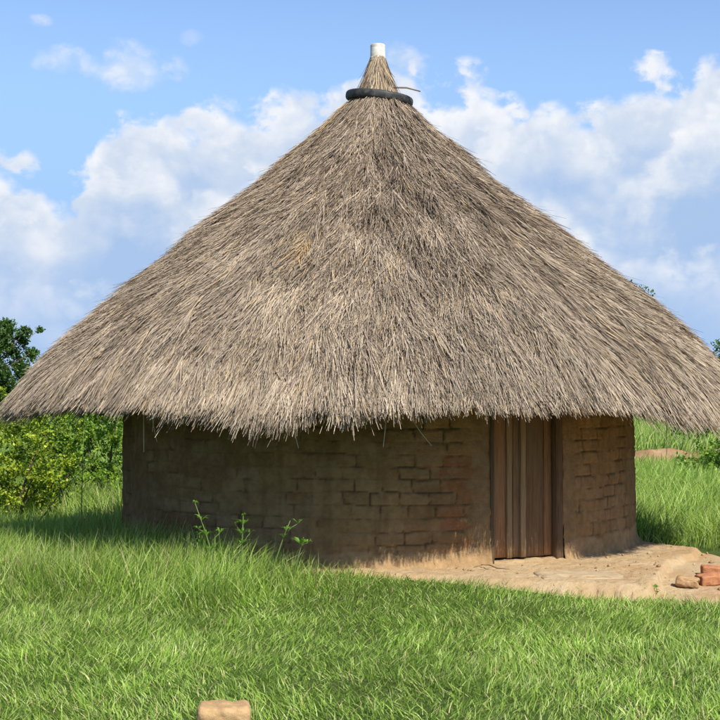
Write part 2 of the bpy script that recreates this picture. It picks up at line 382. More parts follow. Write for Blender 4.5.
zsk = np.interp(deg, [-180, -5, 5, 18, 38, 42, 60, 100, 180], [.16, .14, .15, .16, .16, .20, .22, .2, .16]) + .10 * (fbm(U * 4, ZZ * 0 + 1, 58) - .5)
skirt = sstep(zsk - ZZ, 0, .03)
groove = groove * (1 - skirt)
flute = fbm(U * 9, ZZ * 1.0, 59, 3)
flare = np.clip(1 - (ZZ + .02) / .17, 0, 1) ** 2 * np.interp(deg, [-180, 15, 40, 62, 75, 180], [1, 1, .5, .45, .9, 1]) * (.05 + .14 * sstep(flute, .42, .68) * np.clip(1 - (ZZ + .02) / .13, 0, 1))
rr = RW - .013 * groove + (hb2 - .5) * .012 * expo * (1 - skirt) * (1 - reveal) + .006 * skirt + flare
rr = rr + .03 * (fbm(U * 1.1, ZZ * 1.3, 60) - .5) + .018 * (fbm(U * 9, ZZ * 11, 61) - .5) + .012 * (ZZ < 0)
rr = rr + .012 * (1 - ZZ / 2) * 1.5
V = np.stack([rr * np.sin(PHI), -rr * np.cos(PHI), ZZ], -1)
base = np.array([.335, .195, .090])
left = sstep(-deg, -8, 45)  # weaker bounce light on this side, painted in as a darker wall colour
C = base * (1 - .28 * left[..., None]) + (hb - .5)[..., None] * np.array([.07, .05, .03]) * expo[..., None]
C = C * (1 + .6 * (fbm(U * 1.3, ZZ * 1.7, 62)[..., None] - .5))
wear = sstep(fbm(U * 2.6 + 7, ZZ * 4.2, 69, 5), .55, .70) * .38
C = C * (1 - wear[..., None]) + np.array([.36, .24, .13]) * wear[..., None]
rain = sstep(fbm(U * 13, ZZ * .9, 70, 4), .56, .70) * .30
C = C * (1 - rain[..., None]) + np.array([.17, .095, .045]) * rain[..., None]
jc = np.array([.085, .05, .026]); C = C * (1 - .75 * groove[..., None]) + jc * .75 * groove[..., None]
bcd = np.degrees((bi + .5) * bl / RW) - np.degrees((uo - U) / RW)
redm = ((np.abs(bcd - 14.6) < 2.9) & (hb > .3) & (ZZ > .2) & (ZZ < .95)) * (.45 + .55 * sstep(fbm(U * 12, ZZ * 12, 68), .35, .55))
C = C * (1 - .7 * redm[..., None]) + np.array([.30, .115, .05]) * .7 * redm[..., None]
C = C * (1 - .7 * reveal[..., None]) + np.array([.30, .195, .10]) * .7 * reveal[..., None]
skc = np.array([.40, .265, .135]) * (.8 + .4 * fbm(U * 3, ZZ * 5, 63))[..., None]
sk2 = skirt * np.interp(deg, [-180, -15, 0, 180], [.55, .45, .85, .85]); C = C * (1 - sk2[..., None]) + skc * sk2[..., None]
sun_streak = sstep(fbm(U * 16, ZZ * 1.2, 64, 3), .56, .72) * sstep(-ZZ, -.42, -.1) * np.clip(1 - np.abs(deg - 8) / 16, 0, 1)  # sunlit streaks under the thatch fringe, painted pale into the wall foot
C = C * (1 - .6 * sun_streak[..., None]) + np.array([.50, .36, .20]) * .6 * sun_streak[..., None]
F = grid_faces(nu, nv, True)
pc = (PHI[:, :].ravel()[F]).mean(1); zc = ZZ.ravel()[F].mean(1)
seam = np.ptp(PHI.ravel()[F], axis=1) > 1
F = F[(seam | (np.abs(pc - DC) > DH - .002)) | (zc > 1.72)]
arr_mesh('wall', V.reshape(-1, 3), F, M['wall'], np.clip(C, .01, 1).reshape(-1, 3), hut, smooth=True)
# dark room closing the opening behind the door (floor slab and inner lining of the wall)
bm = bmesh.new(); bmesh.ops.create_cone(bm, cap_ends=True, segments=96, radius1=2.28, radius2=2.28, depth=.06, matrix=Matrix.Translation((0, 0, -.02)))
bm_obj('floor', bm, M['core'], hut)
# ---- door set in a frame
nrm = np.array([math.sin(DC), -math.cos(DC), 0]); tan = np.array([math.cos(DC), math.sin(DC), 0])
droot = bpy.data.objects.new('door', None)     # placeholder replaced by the plank mesh below
bpy.data.objects.remove(droot)
RC = RW * math.cos(DH)
def dbox(u0, u1, d0, d1, z0, z1, bev=.004, tn=(1, 1, 1), wob=0):
    """box in door space: u along the wall, d outwards from the chord, z up, with slightly uneven edges"""
    nz = 14; us = np.array([u0 + bev, u1 - bev]); parts = []
    ring = [(u0 + bev, d0), (u1 - bev, d0), (u1, d0 + bev), (u1, d1 - bev), (u1 - bev, d1), (u0 + bev, d1), (u0, d1 - bev), (u0, d0 + bev)]
    zs = np.linspace(z0, z1, nz); V = []
    ofs = rng.random(2) * 50
    for z in zs:
        w = wob * (vn(np.array([z * 4 + ofs[0]]), np.array([0.]), 9)[0] - .5); w2 = wob * (vn(np.array([z * 4 + ofs[1]]), np.array([3.]), 9)[0] - .5)
        for k, (u, d) in enumerate(ring):
            uu = u + (w if u < (u0 + u1) / 2 else w2)
            V.append(nrm * (RC + d) + tan * uu + np.array([0, 0, z]))
    V = np.array(V); i = np.arange(nz - 1)[:, None]; j = np.arange(8)[None]
    F = np.stack([i * 8 + j, i * 8 + (j + 1) % 8, (i + 1) * 8 + (j + 1) % 8, (i + 1) * 8 + j], -1).reshape(-1, 4)
    b = (nz - 1) * 8
    caps = np.array([[0, 5, 4, 1], [0, 7, 6, 5], [1, 4, 3, 2], [b, b + 1, b + 4, b + 5], [b, b + 5, b + 6, b + 7], [b + 1, b + 2, b + 3, b + 4]])
    return V, np.concatenate([F, caps]), np.tile(np.array(tn, float), (len(V), 1))
planks = [(-.338, -.183, (1.15, .95, .85)), (-.180, -.108, (.95, .92, .9)), (-.105, -.045, (.85, .82, .8)), (-.042, .024, (.8, .8, .8)),
          (.027, .214, (.74, .70, .66)), (.218, .298, (1.0, .84, .76))]
pp = [dbox(u0, u1, -.075 + .004 * rng.random(), -.046 + .004 * rng.random(), .062 + .010 * rng.random(), 1.70, .004, t, .006) for u0, u1, t in planks]
V, F, C = merge(pp); door = arr_mesh('door', V, F, M['door'], C, hut)
for (u0, u1, d, t) in ((-.176, -.122, -.032, (1.0, .95, .9)), (-.036, .020, -.027, (1.05, 1.0, .95))):
    V, F, C = dbox(u0, u1, -.045, d, .064, 1.69, .005, t, .007); arr_mesh('batten', V, F, M['batten'], C, door)
for u0, u1 in ((-.45, -.378), (.378, .46)):
    V, F, C = dbox(u0, u1, -.30, -.030, -.1, 1.78, .004, (.30, .195, .10)); arr_mesh('reveal', V, F, M['wall'], C, hut)
V, F, C = merge([dbox(-.377, -.342, -.12, .022, -.03, 1.76, .005, (.9, .9, .9), .006), dbox(.303, .376, -.12, .018, -.03, 1.76, .006, (1.1, 1.05, 1), .008),
                 dbox(-.341, .302, -.12, .0, 1.705, 1.76, .005, (1, 1, 1), .0)])
arr_mesh('door_frame', V, F, M['post'], C, hut)
V, F, C = dbox(-.34, .30, -.12, -.085, -.04, .014, .004, (.6, .6, .6)); arr_mesh('threshold', V, F, M['post'], C, hut)

# ---- thatch
PX = np.array([(34, 107), (64, 137), (118, 186), (171, 224), (213, 259), (261, 295), (311, 338), (343, 370), (374, 406)], float)
th = np.arctan(PX[:, 0] / 1322); pr = HY * np.sin(th); pz = 1.38 + (400 - PX[:, 1]) / 1322 * HY * np.cos(th) ** 2
pr = np.concatenate([[.05, .12], pr]); pz = np.concatenate([[4.75, 4.55], pz])
sl_ = np.concatenate([[0], np.cumsum(np.hypot(np.diff(pr), np.diff(pz)))])
# where the hanging fringe ends, by direction round the hut (height above the floor)
EA = np.array([-180, -120, -95, -78, -68, -56, -48, -42.5, -33, -28.5, -21, -17, -4, 5.5, 12, 17, 19, 22.5, 27, 31.5, 36, 43.5, 50.5, 60, 75, 100, 140, 180.])
EZ = np.array([1.18, 1.18, 1.18, 1.19, 1.20, 1.235, 1.29, 1.26, 1.28, 1.24, 1.145, 1.12, 1.195, 1.23, 1.21, 1.27, 1.345, 1.305, 1.31, 1.288, 1.216, 1.074, 1.13, 1.15, 1.15, 1.18, 1.18, 1.18])
SMAX = sl_[-1]
def eave_s(phi):                                  # slope length where thatch ends
    return SMAX + (1.19 - np.interp(np.degrees(phi), EA, EZ)) / .62
def prof(s):
    """radius, height, slope unit (dr, dz) at slope distance s; straight on past the last point"""
    r = np.interp(s, sl_, pr); z = np.interp(s, sl_, pz)
    d = np.array([pr[-1] - pr[-3], pz[-1] - pz[-3]]); d /= np.linalg.norm(d)
    ex = np.maximum(s - SMAX, 0); r = r + ex * d[0]; z = z + ex * d[1]
    e = .12; s1 = np.minimum(s + e, SMAX); s0 = np.minimum(s - e, SMAX - .25)
    dr = np.interp(s1, sl_, pr) - np.interp(s0, sl_, pr); dz = np.interp(s1, sl_, pz) - np.interp(s0, sl_, pz)
    q = np.hypot(dr, dz); return r, z, dr / q, dz / q
roof = arr_mesh_core = None
nu, ns = 240, 60
ph = np.linspace(-np.pi, np.pi, nu, endpoint=False); t = np.linspace(0, 1, ns)
PHI, T = np.meshgrid(ph, t, indexing='ij'); S = .0 + T * (eave_s(PHI) - .22)
r, z, dr, dz = prof(S); bmpn = .15 * (fbm(PHI * 14, S * 2.6, 86) - .5) - .03
r_o, z_o = r - dz * 0 + (-dz) * (-.045 + bmpn), z + dr * (-.045 + bmpn)
outer = np.stack([r_o * np.sin(PHI), -r_o * np.cos(PHI), z_o], -1)
thick = .05 + .17 * np.minimum(T * 2, 1) - .05 * T
r_i, z_i = np.maximum(r_o + dz * thick, .01), z_o - dr * thick
inner = np.stack([r_i * np.sin(PHI), -r_i * np.cos(PHI), z_i], -1)
Vr = np.concatenate([outer, inner[:, ::-1]], 1); roof = arr_mesh('thatch_roof', Vr.reshape(-1, 3), grid_faces(nu, ns * 2, True), M['core'], None, hut, smooth=True)

def straw_cols(phi, s, n):
    f = fbm(phi * 7 + s * .6, s * 1.6, 81); f2 = fbm(phi * 22, s * 2.5, 82)
    grey = np.array([.37, .292, .215]); dark = np.array([.215, .16, .112]); pale = np.array([.45, .365, .265]); gold = np.array([.50, .36, .19])
    lowe = sstep(s, 1.6, SMAX - .3)
    wp = np.clip(.16 + .38 * lowe + .6 * (f2 - .5), .03, .9); wd = np.clip(.42 - .22 * lowe + .9 * (f - .5), .04, .8)
    q = rng.random(n); c = np.tile(grey, (n, 1))
    c[q < wp] = pale; c[(q > 1 - wd)] = dark
    gl = sstep(-phi, .6, 1.5) * sstep(-s, -2.4, -.2) * .5 + .035
    c[rng.random(n) < gl] = gold
    return np.clip(c * (.80 + .28 * rng.random((n, 1))) * (.74 + .44 * f2[:, None]) * (.86 + .28 * fbm(phi * 5, s * 1.1, 90)[:, None]), 0, 1)
def thatch(n, phi0, phi1, s_lo, s_hi, eave=False, L=(.13, .42), wid=(.0032, .0078), lift=(.01, .055)):
    phi = phi0 + (phi1 - phi0) * rng.random(n)
    es = eave_s(phi)
    rag = .26 * (fbm(phi * 13, phi * 0, 87) - .5) + .30 * (fbm(phi * 45, phi * 0, 83) - .5) + rng.normal(0, .05, n)
    if eave:
        s = es - .70 + .40 * rng.random(n)
        Ln = es - s + rag
    else:
        a, bq = s_lo, s_hi
        s = np.sqrt(a * a + (bq * bq - a * a) * rng.random(n))
        Ln = L[0] + (L[1] - L[0]) * rng.random(n)
        Ln = np.minimum(Ln, np.maximum(es - s + rag, .12))
    r, z, dr, dz = prof(s)
    er = np.stack([np.sin(phi), -np.cos(phi), 0 * phi], 1); et = np.stack([np.cos(phi), np.sin(phi), 0 * phi], 1); ez = np.array([[0, 0, 1.]])
    D0 = er * dr[:, None] + ez * dz[:, None]; N0 = er * (-dz)[:, None] + ez * dr[:, None]
    sw = (fbm(phi * 12, s * 2.2, 84) - .5) * .55 + rng.normal(0, .15, n) + .36 * (vn(phi * 34, s * 4, 85) - .5) + .24 * (vn(phi * 90, s * 9, 89) - .5)
    up = (lift[0] + (lift[1] - lift[0]) * rng.random(n)) * np.clip((es - s) / .9, .2, 1) * np.clip(s / .8, .25, 1)
    D = unit(D0 + et * sw[:, None])
    depth = (-.055 + .055 * rng.random(n) + .13 * (fbm(phi * 14, s * 2.6, 86) - .5) + .09 * (fbm(phi * 40, s * 4, 88) - .5)) * np.clip(s / .8, .3, 1)
    P = er * r[:, None] + ez * z[:, None] + N0 * depth[:, None]
    roll = rng.normal(0, .7, n)
    S0 = unit(np.cross(D, N0)); S_ = unit(S0 * np.cos(roll)[:, None] + N0 * np.sin(roll)[:, None])
    B = N0 * up[:, None] + et * rng.normal(0, .012, n)[:, None]
    if eave:
        B = N0 * (up * .4)[:, None] - ez * (.03 * rng.random(n))[:, None]
        P = P - N0 * (.10 * rng.random(n) ** 1.6)[:, None]
    wd_ = wid[0] + (wid[1] - wid[0]) * rng.random(n)
    V, F, m_ = ribbons(P, D, S_, Ln, wd_, B, 2, .6, .2)
    c = straw_cols(phi, s, n)
    return V, F, np.repeat(c, m_, 0)
parts = [thatch(215000, -1.75, 1.75, .25, SMAX - .05),
         thatch(14000, 1.75, 2 * np.pi - 1.75, .25, SMAX - .05, wid=(.012, .024)),
         thatch(9000, -np.pi, np.pi, .30, 1.1, L=(.15, .35), wid=(.005, .010), lift=(.01, .03)),
         thatch(2600, -1.8, 1.8, .6, SMAX - .1, L=(.25, .5), lift=(.05, .13), wid=(.003, .006))]
V, F, C = merge(parts); arr_mesh('straw_layer', V, F, M['straw'], C, roof)
parts = [thatch(30000, -1.8, 1.8, 0, 0, True, lift=(.0, .06)), thatch(5000, 1.8, 2 * np.pi - 1.8, 0, 0, True, wid=(.012, .022))]
# a few long straws dangling below the edge
def dangle(phi_d, drop, sway):
    phi = np.radians(np.array([phi_d])); es = eave_s(phi); r, z, dr, dz = prof(es - .25); z = z - .12; r = r - .1
    P = np.array([[r[0] * math.sin(phi[0]), -r[0] * math.cos(phi[0]), z[0]]]); D = np.array([[sway, .05, -1.]]); D = unit(D)
    V, F, m_ = ribbons(P, D, np.array([[1., 0, 0]]), np.array([drop + .16]), np.array([.009]), np.array([[sway * .3, 0, .0]]), 4, .4, .3)
    return V, F, np.tile([[.46, .36, .25]], (len(V), 1))
for a_, d_, s_ in ((-36, .38, .0), (-35.3, .30, .1), (-33.6, .22, -.05), (0.5, .24, -.05), (2.0, .26, .35), (42, .2, 0), (-12, .17, .1)): parts.append(dangle(a_, d_, s_))
V, F, C = merge(parts); arr_mesh('eave_fringe', V, F, M['straw'], C, roof)
# golden tuft sticking out of the slope
n = 90; phi = R(-17.5) + rng.normal(0, .02, n); s = 3.02 + rng.normal(0, .16, n)
r, z, dr, dz = prof(s); er = np.stack([np.sin(phi), -np.cos(phi), 0 * phi], 1); et = np.stack([np.cos(phi), np.sin(phi), 0 * phi], 1)
N0 = er * (-dz)[:, None] + np.array([[0, 0, 1.]]) * dr[:, None]; D0 = er * dr[:, None] + np.array([[0, 0, 1.]]) * dz[:, None]
D = unit(D0 + et * rng.normal(.12, .28, n)[:, None] + N0 * .10); P = er * r[:, None] + np.array([[0, 0, 1.]]) * z[:, None] + N0 * .01
V, F, m_ = ribbons(P, D, unit(np.cross(D, N0)), .12 + .22 * rng.random(n), np.full(n, .0055), N0 * .03, 2, .6, .2)
arr_mesh('golden_tuft', V, F, M['straw'], np.repeat(np.array([[.46, .31, .15]]) * (.7 + .5 * rng.random((n, 1))), m_, 0), roof)
# top bundle above the tyre
TZ0, TZ1 = 4.30, 4.84
k = 40; tt = np.linspace(0, 1, 14); a = np.linspace(-np.pi, np.pi, k, endpoint=False); A, T = np.meshgrid(a, tt, indexing='ij')
kr = .075 + .20 * (1 - T) ** 1.5
V = np.stack([kr * np.sin(A), -kr * np.cos(A), TZ0 + (TZ1 - TZ0) * T], -1)
knot = arr_mesh('top_bundle', V.reshape(-1, 3), grid_faces(k, 14, True), M['core'], None, roof, smooth=True)
n = 1700; phi = rng.random(n) * 2 * np.pi; t0 = .15 + .85 * np.sqrt(rng.random(n)); Ln = (.14 + .22 * rng.random(n))
r = .078 + .20 * (1 - t0) ** 1.5; z = TZ0 + (TZ1 - TZ0) * t0
t1 = np.clip(t0 - Ln / .56, -.15, 1); r1 = .085 + .20 * (1 - t1) ** 1.5; z1 = TZ0 + (TZ1 - TZ0) * t1
er = np.stack([np.sin(phi), -np.cos(phi), 0 * phi], 1); et = np.stack([np.cos(phi), np.sin(phi), 0 * phi], 1); EZ_ = np.array([[0, 0, 1.]])
P = er * r[:, None] + EZ_ * z[:, None]; Q = er * (r1 + .01 * rng.random(n))[:, None] + EZ_ * z1[:, None] + et * rng.normal(0, .035, n)[:, None]
D = unit(Q - P); V, F, m_ = ribbons(P, D, unit(np.cross(D, er)), np.linalg.norm(Q - P, axis=1), .006 + .006 * rng.random(n), er * (rng.normal(-.008, .018, n))[:, None], 3, .6, .2)
c = pick(n, [(.33, .25, .17), (.15, .11, .075), (.42, .33, .22), (.40, .28, .15)], [4, 4, 2.5, 1.]) * (.75 + .5 * rng.random((n, 1)))
arr_mesh('bundle_straw', V, F, M['straw'], np.repeat(c, m_, 0), knot)
bm = bmesh.new()
prof_c = [(.0, 4.795), (.074, 4.795), (.080, 4.80), (.080, 4.83), (.0775, 4.835), (.075, 4.935), (.0765, 4.938), (.0765, 4.958), (.070, 4.965), (.045, 4.966), (.0, 4.964)]
rings = []
for r_, z_ in prof_c:
    rings.append([bm.verts.new((r_ * math.cos(q * math.pi / 16), r_ * math.sin(q * math.pi / 16), z_)) for q in range(32)] if r_ > 0 else [bm.verts.new((0, 0, z_))])
for a_, b_ in zip(rings, rings[1:]):
    for q in range(32):
        if len(a_) == 1: bm.faces.new((a_[0], b_[(q + 1) % 32], b_[q]))
        elif len(b_) == 1: bm.faces.new((a_[q], a_[(q + 1) % 32], b_[0]))
        else: bm.faces.new((a_[q], a_[(q + 1) % 32], b_[(q + 1) % 32], b_[q]))
bm_obj('peak_cap', bm, M['cap'], hut, smooth=False)
aa = np.linspace(0, 2 * np.pi, 40); V, F = tube_arrays(np.stack([.087 * np.cos(aa), .087 * np.sin(aa), 4.785 + .008 * np.sin(aa * 2)], 1), .006, 6)
arr_mesh('binding_cord', V, F, M['cord'], None, hut, smooth=True)

# ---- tyre round the peak
TM, TN_ = 120, 22
A, Bq = np.meshgrid(np.linspace(0, 2 * np.pi, TM, endpoint=False), np.linspace(0, 2 * np.pi, TN_, endpoint=False), indexing='ij')
cb, sb = np.cos(Bq), np.sin(Bq)
tr = np.sign(cb) * np.abs(cb) ** .75 * .043; tz = np.sign(sb) * np.abs(sb) ** .75 * .046
tread = ((np.abs(sb) < .55) & (cb > 0)) * (-.004 * ((np.round(A * TM / (2 * np.pi)) % 2) > 0)); tr = tr + tread - .03 * (np.abs(sb) < .4) * (cb < 0) * -1
V = np.stack([(.30 + tr) * np.cos(A), (.30 + tr) * np.sin(A), tz], -1).reshape(-1, 3)
i = np.arange(TM)[:, None]; j = np.arange(TN_)[None]
F = np.stack([i * TN_ + j, ((i + 1) % TM) * TN_ + j, ((i + 1) % TM) * TN_ + (j + 1) % TN_, i * TN_ + (j + 1) % TN_], -1).reshape(-1, 4)
ty_ = arr_mesh('tyre', V, F, M['rubber'], None, None, smooth=True)
ty_.location = (HX + .015, HY, 4.415); ty_.rotation_euler = (R(4), R(7), 0)
tag(ty_, 'black rubber tyre dropped over the straw peak of the roof', 'tyre')
V, F = tube_arrays([(.13, -.10, -.01), (.26, -.05, .0), (.40, .0, -.025)], [.008, .008, .006], 8)
o = arr_mesh('stick', V, F, M['stick'], None, None, smooth=True); o.location = (HX + .02, HY - .2, 4.47)
tag(o, 'thin dark stick lying across the tyre at the roof peak', 'stick')

# ------------------------------------------------------------------ bricks and slab
def rough_brick(name, dims, loc, rot, material, seed, label, cat='brick', round_=.018, dent=.008):
    bm = bmesh.new(); bmesh.ops.create_cube(bm, size=1)
    bmesh.ops.subdivide_edges(bm, edges=bm.edges[:], cuts=17, use_grid_fill=True)
    lx, ly, lz = dims
    P = np.array([v.co[:] for v in bm.verts]) * 2            # -1..1
    half = np.array(dims) / 2
    Q = P * half; inner = np.clip(Q, -(half - round_), half - round_); d = Q - inner; dn = np.linalg.norm(d, axis=1, keepdims=True)
    Q = np.where(dn > 1e-6, inner + d / np.maximum(dn, 1e-6) * np.minimum(dn, round_), Q)
    nrm_ = unit(Q / half ** 1.0)
    k = 1 / max(dims) * 4
    nn = 1.2 * fbm(Q[:, 0] * 22 + seed * 7.1 + Q[:, 2] * 13, Q[:, 1] * 22 - Q[:, 2] * 17, seed, 4) - .5
    chip = sstep(fbm(Q[:, 0] * 9 + seed, Q[:, 1] * 9 + Q[:, 2] * 12, seed + 5, 3), .62, .8) * (dn[:, 0] > .3 * round_)
    Q = Q + nrm_ * (nn * dent * 2 - chip * .02)[:, None]
    for v, q in zip(bm.verts, Q): v.co = q
    o = bm_obj(name, bm, material, None, smooth=True)
    o.location = loc; o.rotation_euler = rot
    return tag(o, label, cat)
def gz(x, y): return float(ground_z(np.array([x]), np.array([y]))[0])
def tz_(x, y): return float(terrace_z(np.array([x]), np.array([y]))[0])
x, y = -.615, 6.02
rough_brick('mud_brick', (.23, .16, .13), (x, y, gz(x, y) + .048), (R(3), R(1), R(4)), M['brick_tan'], 3, 'tan mud brick half sunk in the grass at the near edge of the lawn', round_=.028, dent=.012)
x, y = 2.53, 10.24
rough_brick('mud_brick', (.17, .12, .078), (x, y, tz_(x, y) + .035), (R(-4), R(4), R(-20)), M['brick_mud'], 11, 'small tan mud brick by the left end of a red brick on bare earth', round_=.02, dent=.009)
x, y = 2.775, 10.36
rough_brick('brick', (.30, .14, .075), (x, y, tz_(x, y) + .036), (R(2), R(-2), R(14)), M['brick_red'], 17, 'long orange red fired brick lying flat beside the small tan brick', round_=.012, dent=.006)
x, y = 2.90, 10.80
rough_brick('brick', (.24, .13, .075), (x, y, tz_(x, y) + .034), (R(1), R(3), R(-8)), M['brick_red'], 23, 'red brick half hidden behind the long red fired brick on bare earth', round_=.014, dent=.007)
x, y = 1.70, 10.26
rough_brick('stone_slab', (.66, .40, .07), (x, y, tz_(x, y) - .022), (R(.5), R(.5), R(6)), M['slab'], 29, 'flat pale stone slab set flush in the earth below the door', 'slab', .02, .008)
# twig by the door post
V, F = tube_arrays([(0, 0, .01), (.06, -.1, .02), (.1, -.22, .012), (.19, -.32, .016)], [.005, .005, .004, .003], 6)
V2, F2 = tube_arrays([(.06, -.1, .02), (.0, -.17, .03), (-.08, -.2, .015)], [.004, .003, .002], 6)
x, y = .98, 10.72; o = arr_mesh('twig', np.concatenate([V, V2]), np.concatenate([F, F2 + len(V)]), M['stick'], None, None, smooth=True); o.location = (x, y, tz_(x, y) + .01)
tag(o, 'thin forked dry twig on the earth by the left foot of the door', 'twig')

# ------------------------------------------------------------------ grass
LIGHTG = [(.205, .325, .046), (.29, .42, .07), (.41, .51, .15), (.115, .20, .026), (.50, .56, .23), (.53, .43, .22)]
def grass(name, n, area, hfun, wid, lean, label, weights=(4, 4, 2.2, 2.6, 1.0, .6), seg=3, zfun=ground_z, keep=None, dens=None, curl=.45, cols=LIGHTG, wmul=None):
    x = area[0] + (area[1] - area[0]) * rng.random(n); y = area[2] + (area[3] - area[2]) * rng.random(n)
    k = np.ones(n, bool)
    if keep is not None: k &= keep(x, y)
    if dens is not None: k &= rng.random(n) < dens(x, y)
    x, y = x[k], y[k]; n = len(x)
    h = hfun(x, y) * (.55 + .75 * rng.random(n))
    z = zfun(x, y)
    a = rng.random(n) * 2 * np.pi
    tuft = fbm(x * 5, y * 5, 91)
    la = a * .35 + 2 * np.pi * fbm(x * .9, y * .9, 92) * 1.5 + rng.normal(0, 1.0, n)
    le = lean * np.abs(rng.normal(.6, .5, n))
    D = unit(np.stack([np.cos(la) * le, np.sin(la) * le, np.ones(n)], 1))
    S_ = np.stack([np.cos(a), np.sin(a), 0 * a], 1)
    B = np.stack([np.cos(la) * h * curl, np.sin(la) * h * curl, -h * curl * .35], 1) * rng.random((n, 1)) * 1.3
    wv_ = (wid[0] + (wid[1] - wid[0]) * rng.random(n)) * (1 if wmul is None else wmul(x, y))
    V, F, m_ = ribbons(np.stack([x, y, z - .01], 1), D, S_, h, wv_, B, seg, 1.0, .05)
    c = pick(n, cols, weights) * (.75 + .5 * rng.random((n, 1)))
    patch = fbm(x * .8, y * .8, 93)[:, None]; p2 = fbm(x * 3, y * 3, 94)[:, None]
    c = c * (.80 + .44 * patch) * (.74 + .56 * p2)
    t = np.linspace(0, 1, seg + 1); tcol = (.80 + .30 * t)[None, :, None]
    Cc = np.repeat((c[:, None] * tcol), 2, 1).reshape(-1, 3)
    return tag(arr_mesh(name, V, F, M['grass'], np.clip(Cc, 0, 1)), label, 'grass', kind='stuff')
inhut = lambda x, y: np.hypot(x - HX, y - HY) < 2.56
off_earth = lambda x, y: (terrace_in(x, y) < .03 + .10 * (fbm(x * 7, y * 7, 95) - .5)) & ~inhut(x, y)
def tall_mask(x, y):                              # uncut grass along the wall, thickest on the left
    d = np.hypot(x - HX, y - HY)
    lim = np.interp(x, [-6, -2.5, -1.2, -.3, .4, 1.2, 2.0], [4.1, 4.15, 4.1, 3.75, 3.35, 3.3, 3.3])
    return sstep(lim - d + .35 * (fbm(x * 1.8, y * 1.8, 96) - .5), -.25, .25) * sstep(-x, -.35, 1.25)
lawn_h = lambda x, y: .038 + .07 * fbm(x * 2.2, y * 2.2, 97) + .03 * (fbm(x * .5, y * .5, 98) - .5)
grass('lawn_grass', 200000, (-4.2, 4.6, 4.4, 11.0), lawn_h, (.004, .0095), 1.1, 'short bright green lawn grass in front of the hut', keep=off_earth,
      dens=lambda x, y: np.where(np.abs(x) < y * .36 + .35, 1, .3))
grass('wall_grass', 62000, (-4.4, 1.6, 8.9, 13.2), lambda x, y: .10 + .24 * tall_mask(x, y) * (.55 + .8 * fbm(x * 2.6, y * 2.6, 99)), (.004, .009), .42, 'long uncut grass growing against the shaded wall of the hut',
      weights=(3.5, 4, 2.2, 2, 1.3, .8), keep=off_earth, dens=lambda x, y: tall_mask(x, y), seg=4, curl=.5)
grass('shade_grass', 36000, (-9, -1.6, 11.8, 22), lambda x, y: .10 + .16 * fbm(x, y, 100) + .34 * sstep(y, 15.2, 17.5) * fbm(x * 1.7, y * 1.7, 108), (.006, .013), .45, 'mid height grass between the hut and the bushes', keep=lambda x, y: off_earth(x, y) & (y > 12.6 - .0 * x))
grass('field_grass', 70000, (1.2, 11, 12.3, 27), lambda x, y: (.20 + .40 * fbm(x * 1.1, y * 1.1, 101)) * np.interp(np.hypot(x - HX, y - HY), [2.6, 3.6], [.45, 1.0]), (.006, .014), .38, 'tall lush green grass filling the field to the right of the hut', weights=(3.2, 4.5, 3, 1.8, .6, .15),
      keep=lambda x, y: off_earth(x, y) & (x > .22 * y - 1.9), seg=4, curl=.55, wmul=lambda x, y: np.interp(y, [12, 27], [1.0, 1.7]))
grass('far_grass', 26000, (2, 22, 28.5, 52), lambda x, y: .25 + .45 * fbm(x * .6, y * .6, 102), (.015, .03), .35, 'pale rough grass on the rise beyond the soil bank', weights=(3, 4, 4, 1, 1.2, .5), seg=2,
      keep=lambda x, y: x > .16 * y - 2)
grass('bank_grass', 5000, (2.5, 14, 26.2, 29), lambda x, y: .15 + .2 * fbm(x, y, 103), (.012, .025), .5, 'sparse tufts of grass growing on the soil bank', seg=2, dens=lambda x, y: sstep(fbm(x * .9, y * .9, 104), .5, .65),
      zfun=lambda x, y: ground_z(x, y) + .12)
grass('back_grass', 24000, (-16, 2, 22, 48), lambda x, y: .25 + .4 * fbm(x * .7, y * .7, 105), (.02, .04), .4, 'rough grass behind the bushes to the left of the hut', seg=2)
grass('terrace_weeds', 260, (1.6, 3.6, 9.4, 10.0), lambda x, y: .03 + .04 * fbm(x * 3, y * 3, 106), (.003, .006), .8, 'few small grass tufts sprouting on the bare earth edge', zfun=terrace_z,
      dens=lambda x, y: sstep(fbm(x * 5, y * 5, 107), .52, .66))

